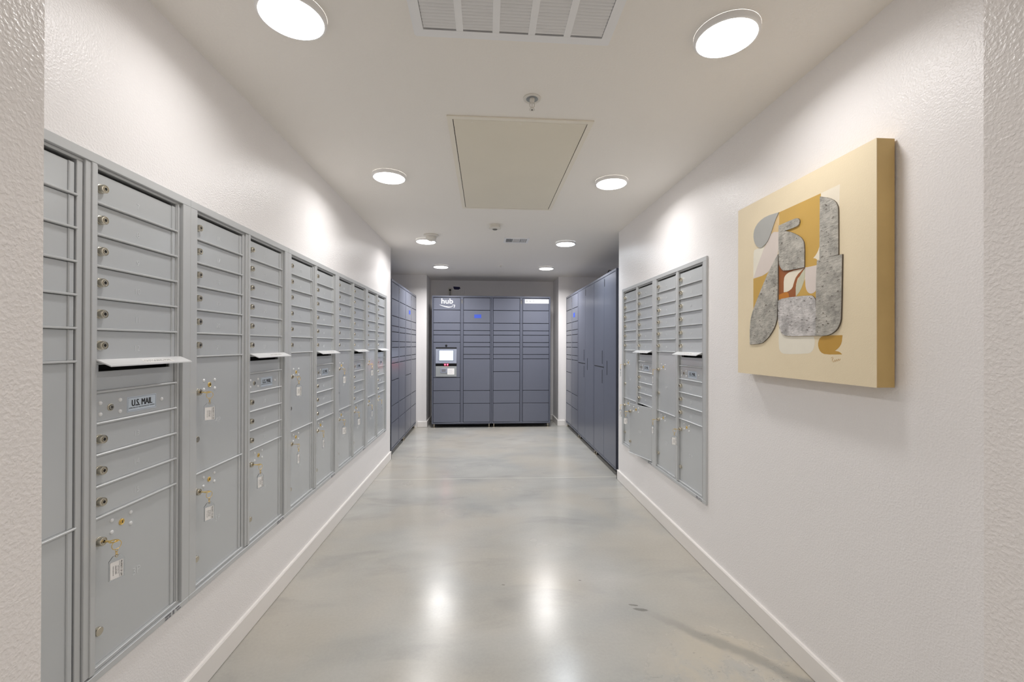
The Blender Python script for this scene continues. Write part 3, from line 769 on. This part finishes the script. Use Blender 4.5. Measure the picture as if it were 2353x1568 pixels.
# access panel
t = thing('access_panel', 'big beige access panel screwed into the ceiling', 'access panel', (0.170, 2.77, H))
m = MB(); AX, AY = 0.362, 0.700; w = 0.026
for a in ((-AX, -AX+w, -AY, AY), (AX-w, AX, -AY, AY), (-AX+w, AX-w, -AY, -AY+w), (-AX+w, AX-w, AY-w, AY)): m.box(a[0], a[1], a[2], a[3], -0.007, -0.0004, 'panelf')
m.obj('frame', t)
m = MB(); m.box(-AX+w, AX-w, -AY+w, AY-w, -0.0012, -0.0004, 'black'); m.obj('shadow_gap', t)
m = MB(); m.box(-AX+w+0.004, AX-w-0.004, -AY+w+0.003, AY-w-0.003, -0.006, -0.0014, 'panel')
for x in (-0.24, 0.0, 0.20):
    for y in (-0.655, 0.655): m.lathe([(0.006, 0), (0.005, 0.001)], 'panelf', TR(x, y, -0.006) @ RX(PI/2), n=10)
m.lathe([(0.006, 0), (0.005, 0.001)], 'panelf', TR(0.32, -0.3, -0.006) @ RX(PI/2), n=10)
m.obj('door', t)

# sprinkler
t = thing('fire_sprinkler', 'pendent fire sprinkler in front of the access panel', 'sprinkler', (0.205, 1.905, H))
m = MB(); m.lathe([(0.040, 0.0003), (0.039, 0.004), (0.033, 0.006), (0.027, 0.004)], 'plasticw', RX(PI/2), n=32, cap1=False)
m.lathe([(0.027, 0.004), (0.022, 0.0008)], 'kioskl', RX(PI/2), n=32); m.obj('escutcheon', t, smooth=40)
m = MB(); m.lathe([(0.011, 0.001), (0.011, 0.012), (0.008, 0.016), (0.008, 0.020)], 'plasticw', RX(PI/2), n=16)
for s_ in (-1, 1): m.tube([(s_*0.008, 0, -0.016), (s_*0.012, 0, -0.028), (s_*0.009, 0, -0.038), (0, 0, -0.046)], 0.002, 'plasticw', 6)
m.tube([(0, 0, -0.02), (0, 0, -0.046)], 0.0022, 'plasticw', 6)
m.lathe([(0.004, 0.044), (0.004, 0.049), (0.013, 0.050), (0.013, 0.0515)], 'plasticw', RX(PI/2), n=16); m.lathe([(0.0035, 0.0515), (0.003, 0.053)], 'ink', RX(PI/2), n=10)
m.obj('head', t, smooth=40)
# smoke detector
t = thing('smoke_detector', 'white smoke detector overlapping a round ceiling light', 'smoke detector', (-0.555, 4.36, H))
m = MB(); m.lathe([(0.075, 0.0003), (0.075, 0.012), (0.060, 0.018)], 'plasticw', RX(PI/2), n=36); m.obj('base', t, smooth=40)
m = MB(); m.lathe([(0.053, 0.018), (0.052, 0.040), (0.045, 0.050), (0.025, 0.054), (0.024, 0.060), (0.012, 0.062)], 'plasticw', RX(PI/2), n=36)
m.lathe([(0.011, 0.062), (0.010, 0.064)], 'plasticg', RX(PI/2), n=16); m.obj('sensor_head', t, smooth=40)
# round ceiling sensor
t = thing('ceiling_sensor', 'small white round sensor in the ceiling behind the access panel', 'sensor', (0.082, 3.95, H))
m = MB(); m.lathe([(0.046, 0.0003), (0.046, 0.020), (0.058, 0.026), (0.058, 0.032), (0.035, 0.040)], 'plasticw', RX(PI/2), n=32); m.obj('housing', t, smooth=40)
m = MB(); m.lathe([(0.024, 0.040), (0.018, 0.045)], 'plasticg', RX(PI/2), n=20); m.obj('lens', t, smooth=40)
# supply vent
t = thing('supply_vent', 'small white supply vent with dark louvre slots', 'vent', (0.319, 4.50, H))
m = MB(); W2, H2 = 0.132, 0.105
for a in ((-W2, -W2+0.022, -H2, H2), (W2-0.022, W2, -H2, H2), (-W2+0.022, W2-0.022, -H2, -H2+0.03), (-W2+0.022, W2-0.022, H2-0.03, H2)): m.box(a[0], a[1], a[2], a[3], -0.008, -0.0004, 'vent')
m.obj('frame', t)
m = MB(); m.box(-W2+0.02, W2-0.02, -H2+0.028, H2-0.028, -0.0020, -0.0006, 'ink')
m.obj('duct_opening', t)
m = MB()
for i in range(5):
    for s_ in (-1, 1):
        x = s_*(0.048+i*0.0135); m.add([(x, -H2+0.03, -0.0025), (x+s_*0.006, -H2+0.03, -0.011), (x+s_*0.006, H2-0.03, -0.011), (x, H2-0.03, -0.0025), (x+0.0015, -H2+0.03, -0.0025), (x+s_*0.006+0.0015, -H2+0.03, -0.011), (x+s_*0.006+0.0015, H2-0.03, -0.011), (x+0.0015, H2-0.03, -0.0025)],
              [(0, 1, 2, 3), (7, 6, 5, 4), (0, 4, 5, 1), (1, 5, 6, 2), (2, 6, 7, 3), (3, 7, 4, 0)], 'vent')
for j in range(7):
    y = -H2+0.036+j*0.0205; m.box(-0.034, 0.034, y, y+0.0045, -0.010, -0.004, 'vent')
m.box(-0.040, -0.034, -H2+0.03, H2-0.03, -0.010, -0.0022, 'vent'); m.box(0.034, 0.040, -H2+0.03, H2-0.03, -0.010, -0.0022, 'vent')
m.obj('louvre', t)
# concealed sprinkler
m = MB(); m.lathe([(0.042, 0.0003), (0.042, 0.004), (0.040, 0.006)], 'ceil', RX(PI/2), n=28); m.lathe([(0.010, 0.006), (0.008, 0.022), (0.012, 0.024), (0.012, 0.026)], 'plasticw', RX(PI/2), n=16)
o = m.obj('recessed_sprinkler', loc=(0.205, 5.95, H), smooth=40); tag(o, 'tiny ceiling sprinkler between the endmost round lights', 'sprinkler')

# ------------------------------------------------------------------ painting
ART = {
'grey_leaf':[(1.718, 1.884), (1.796, 1.892), (1.849, 1.882), (1.88, 1.859), (1.889, 1.83), (1.882, 1.796), (1.861, 1.77), (1.837, 1.76), (1.807, 1.767), (1.784, 1.784), (1.765, 1.813), (1.74, 1.858)],
'peach':[(1.718, 1.884), (1.718, 1.793), (1.769, 1.807), (1.74, 1.858)],
'lilac_diag':[(1.765, 1.813), (1.718, 1.801), (1.72, 1.721), (1.756, 1.662), (1.807, 1.634), (1.892, 1.631), (1.855, 1.696), (1.807, 1.767)],
'cream_left':[(1.886, 1.761), (1.81, 1.765), (1.892, 1.633), (1.892, 1.743)],
'ochre_left':[(1.892, 1.629), (1.807, 1.634), (1.756, 1.662), (1.75, 1.653), (1.83, 1.567), (1.892, 1.475)],
'plaster_leg':[(1.72, 1.706), (1.723, 1.44), (1.739, 1.401), (1.766, 1.369), (1.795, 1.346), (1.83, 1.328), (1.911, 1.325), (1.911, 1.416), (1.898, 1.464), (1.867, 1.517), (1.795, 1.623), (1.75, 1.676)],
'ochre_big':[(1.718, 1.884), (1.494, 1.885), (1.495, 1.71), (1.503, 1.68), (1.516, 1.662), (1.53, 1.652), (1.514, 1.646), (1.508, 1.636), (1.509, 1.622), (1.571, 1.623), (1.718, 1.648)],
'plaster_mid':[(1.716, 1.827), (1.628, 1.829), (1.606, 1.826), (1.595, 1.814), (1.598, 1.799), (1.613, 1.794), (1.68, 1.795), (1.642, 1.78), (1.595, 1.751), (1.577, 1.731), (1.57, 1.708), (1.571, 1.625), (1.682, 1.628), (1.702, 1.643), (1.716, 1.669)],
'rust':[(1.72, 1.674), (1.704, 1.644), (1.682, 1.628), (1.572, 1.623), (1.586, 1.604), (1.62, 1.582), (1.621, 1.517), (1.72, 1.515)],
'orange':[(1.72, 1.535), (1.676, 1.542), (1.661, 1.535), (1.659, 1.516), (1.72, 1.514)],
'cream_leaf':[(1.69, 1.542), (1.69, 1.598), (1.679, 1.613), (1.652, 1.622), (1.577, 1.622), (1.618, 1.599), (1.632, 1.573), (1.639, 1.553), (1.666, 1.541)],
'pale_green':[(1.571, 1.623), (1.575, 1.575), (1.595, 1.537), (1.621, 1.517), (1.621, 1.565), (1.599, 1.596)],
'ochre_low':[(1.571, 1.581), (1.567, 1.534), (1.544, 1.518), (1.52, 1.525), (1.509, 1.546), (1.511, 1.475), (1.524, 1.502), (1.541, 1.513), (1.621, 1.516), (1.595, 1.537)],
'lilac_drop':[(1.571, 1.623), (1.509, 1.622), (1.509, 1.546), (1.517, 1.526), (1.533, 1.518), (1.55, 1.52), (1.564, 1.533), (1.571, 1.558)],
'cream_top':[(1.494, 1.885), (1.409, 1.887), (1.411, 1.81), (1.437, 1.831), (1.493, 1.862)],
'plaster_top':[(1.493, 1.872), (1.452, 1.853), (1.425, 1.833), (1.413, 1.811), (1.411, 1.792), (1.411, 1.64), (1.463, 1.641), (1.495, 1.636)],
'white_sliver':[(1.495, 1.71), (1.495, 1.636), (1.508, 1.636), (1.514, 1.646), (1.53, 1.652), (1.516, 1.662), (1.503, 1.68)],
'plaster_right':[(1.506, 1.637), (1.46, 1.64), (1.394, 1.637), (1.398, 1.42), (1.404, 1.396), (1.418, 1.375), (1.444, 1.361), (1.467, 1.357), (1.512, 1.358), (1.511, 1.546)],
'plaster_low':[(1.72, 1.509), (1.692, 1.518), (1.541, 1.513), (1.522, 1.503), (1.513, 1.485), (1.512, 1.358), (1.671, 1.358), (1.697, 1.37), (1.714, 1.4), (1.72, 1.437)],
'cream_low':[(1.721, 1.397), (1.697, 1.365), (1.671, 1.356), (1.528, 1.355), (1.522, 1.337), (1.526, 1.313), (1.537, 1.296), (1.558, 1.289), (1.686, 1.284), (1.71, 1.293), (1.721, 1.313)],
'ochre_fish':[(1.479, 1.357), (1.398, 1.357), (1.401, 1.33), (1.412, 1.314), (1.43, 1.302), (1.41, 1.299), (1.399, 1.29), (1.473, 1.288), (1.495, 1.296), (1.506, 1.314), (1.507, 1.333), (1.497, 1.351)]}
def plaster(name, col):
    m, nt, b = base_mat(name); N = nt.nodes; L = nt.links
    tc = N.new('ShaderNodeTexCoord'); n = N.new('ShaderNodeTexNoise'); n.inputs['Scale'].default_value = 22; n.inputs['Detail'].default_value = 8; n.inputs['Roughness'].default_value = 0.7
    L.new(tc.outputs['Object'], n.inputs['Vector'])
    r = N.new('ShaderNodeValToRGB'); e = r.color_ramp.elements; c = lin(col)
    e[0].position = 0.28; e[0].color = tuple([v*0.45 for v in c[:3]]+[1]); e[1].position = 0.62; e[1].color = tuple([min(1, v*1.15) for v in c[:3]]+[1])
    L.new(n.outputs['Fac'], r.inputs['Fac'])
    n2 = N.new('ShaderNodeTexNoise'); n2.inputs['Scale'].default_value = 60; n2.inputs['Detail'].default_value = 5
    mp = N.new('ShaderNodeMapping'); mp.inputs['Scale'].default_value = (1, 1, 2.2); L.new(tc.outputs['Object'], mp.inputs['Vector']); L.new(mp.outputs['Vector'], n2.inputs['Vector'])
    q = N.new('ShaderNodeMapRange'); q.inputs['From Min'].default_value = 0.64; q.inputs['From Max'].default_value = 0.70; L.new(n2.outputs['Fac'], q.inputs['Value'])
    mx = N.new('ShaderNodeMix'); mx.data_type = 'RGBA'; L.new(q.outputs['Result'], mx.inputs[0]); L.new(r.outputs['Color'], mx.inputs[6]); mx.inputs[7].default_value = lin((92, 84, 76))
    L.new(mx.outputs[2], b.inputs['Base Color']); b.inputs['Roughness'].default_value = 0.75
    bp = N.new('ShaderNodeBump'); bp.inputs['Distance'].default_value = 0.003; L.new(n2.outputs['Fac'], bp.inputs['Height']); L.new(bp.outputs['Normal'], b.inputs['Normal'])
    return m
def paint(name, col): return mat(name, col, 0.55, noise=(12, 0.07))
M['pl'] = plaster('grey_plaster', (186, 182, 173)); M['pl2'] = plaster('pale_plaster', (206, 202, 200))
M['edge'] = mat('plaster_edge', (98, 90, 82), 0.8)
for k, c in dict(a_grey=(178, 178, 174), a_peach=(226, 196, 146), a_lilac=(226, 214, 206), a_cream=(240, 234, 218), a_ochre=(208, 168, 84), a_rust=(158, 92, 44), a_orange=(202, 128, 42),
                 a_crm2=(244, 234, 214), a_green=(206, 204, 180), a_och2=(196, 152, 66)).items(): M[k] = paint('paint_'+k[2:], c)
AM = {'grey_leaf': ('a_grey', 4, .0022), 'peach': ('a_peach', 1, 0), 'lilac_diag': ('a_lilac', 2, 0), 'cream_left': ('a_cream', 1, 0), 'ochre_left': ('a_ochre', 1, 0), 'plaster_leg': ('pl', 5, .004),
      'ochre_big': ('a_ochre', 1, 0), 'plaster_mid': ('pl', 5, .004), 'rust': ('a_rust', 2, 0), 'orange': ('a_orange', 3, 0), 'cream_leaf': ('a_crm2', 3, 0), 'pale_green': ('a_green', 3, 0),
      'ochre_low': ('a_ochre', 2, 0), 'lilac_drop': ('a_lilac', 3, 0), 'cream_top': ('a_crm2', 1, 0), 'plaster_top': ('pl', 5, .004), 'white_sliver': ('a_crm2', 2, 0),
      'plaster_right': ('pl', 6, .0045), 'plaster_low': ('pl2', 5, .0035), 'cream_low': ('a_cream', 1, 0), 'ochre_fish': ('a_och2', 1, 0)}
AO = (1.305, 1.64, 1.187)
t = thing('abstract_art_canvas', 'thick cream canvas with grey plaster and ochre shapes on the right wall', 'painting', AO)
XF = 1.237
m = MB(); y0, y1, z0, z1 = 1.269, 2.012, 1.187, 1.982
m.box(XF-AO[0], XF+0.002-AO[0], y0-AO[1], y1-AO[1], 0, z1-z0, 'canvas'); m.box(XF+0.0018-AO[0], -0.006, y0-AO[1]+0.0004, y1-AO[1]-0.0004, 0.0004, z1-z0-0.0004, 'canvass')
m.obj('canvas', t)
def chaikin(p):
    out = []
    n = len(p)
    for i in range(n):
        a, b, c = Vector(p[i-1]), Vector(p[i]), Vector(p[(i+1) % n])
        u, v = (a-b), (c-b)
        ang = u.angle(v) if u.length > 0 and v.length > 0 else PI
        if ang > math.radians(118):
            out.append(tuple(b+u*0.25)); out.append(tuple(b+v*0.25))
        else: out.append(tuple(b))
    return out
nm = {'pl': 'plaster_patch', 'pl2': 'pale_plaster_patch', 'a_grey': 'grey_patch'}
for k, (mk, lay, th) in AM.items():
    m = MB(); p = chaikin(ART[k]); d = XF-AO[0]-0.00025*lay-th
    loc = [(a-AO[1], z-AO[2]) for a, z in p]
    m.prism(loc, d, XF-AO[0]+0.0002, mk, axis='x')
    if th > 0.003:
        cxy = (sum(a for a, _ in loc)/len(loc), sum(z for _, z in loc)/len(loc))
        m.prism([(cxy[0]+(a-cxy[0])*1.005, cxy[1]+(z-cxy[1])*1.005) for a, z in loc], d+0.0016, XF-AO[0]+0.0002, 'edge', axis='x')
    m.obj(nm.get(mk, 'painted_shape'), t)
m = MB(); import math as _m
sg = [(1.447, 1.276), (1.441, 1.280), (1.437, 1.276), (1.442, 1.271), (1.440, 1.265), (1.434, 1.262), (1.430, 1.270), (1.426, 1.264), (1.422, 1.272), (1.418, 1.266), (1.414, 1.274), (1.411, 1.268), (1.407, 1.274)]
m.tube([(XF-AO[0]-0.0004, a-AO[1], z-AO[2]) for a, z in sg], 0.0005, 'a_och2', 4); m.obj('signature', t)

# ------------------------------------------------------------------ camera, world, view
cam = bpy.data.cameras.new('camera'); co = bpy.data.objects.new('camera', cam); COL.objects.link(co)
f_px, yaw, pitch, roll = 978.611, math.radians(3.9664), math.radians(0.1661), math.radians(0.1542)
cam.sensor_fit = 'HORIZONTAL'; cam.sensor_width = 36.0; cam.lens = f_px*36.0/2353
cam.shift_x = -7.4935/2353; cam.shift_y = 5.6248/2353
cam.clip_start = 0.02
co.matrix_world = Matrix.Translation((0, 0, 1.3208)) @ RZ(-yaw) @ RX(PI/2+pitch) @ RZ(roll)
SC.camera = co
w = bpy.data.worlds.new('world'); SC.world = w; w.use_nodes = True
w.node_tree.nodes['Background'].inputs['Color'].default_value = (0.9, 0.95, 1, 1); w.node_tree.nodes['Background'].inputs['Strength'].default_value = 0.2
SC.view_settings.view_transform = 'Standard'; SC.view_settings.look = 'None'
SC.view_settings.exposure = 0.0; SC.view_settings.gamma = 1.0; SC.view_settings.use_curve_mapping = False
SC.cycles.max_bounces = 10; SC.cycles.diffuse_bounces = 6; SC.cycles.glossy_bounces = 4; SC.cycles.adaptive_threshold = 0.04
SC.cycles.sample_clamp_indirect = 6.0
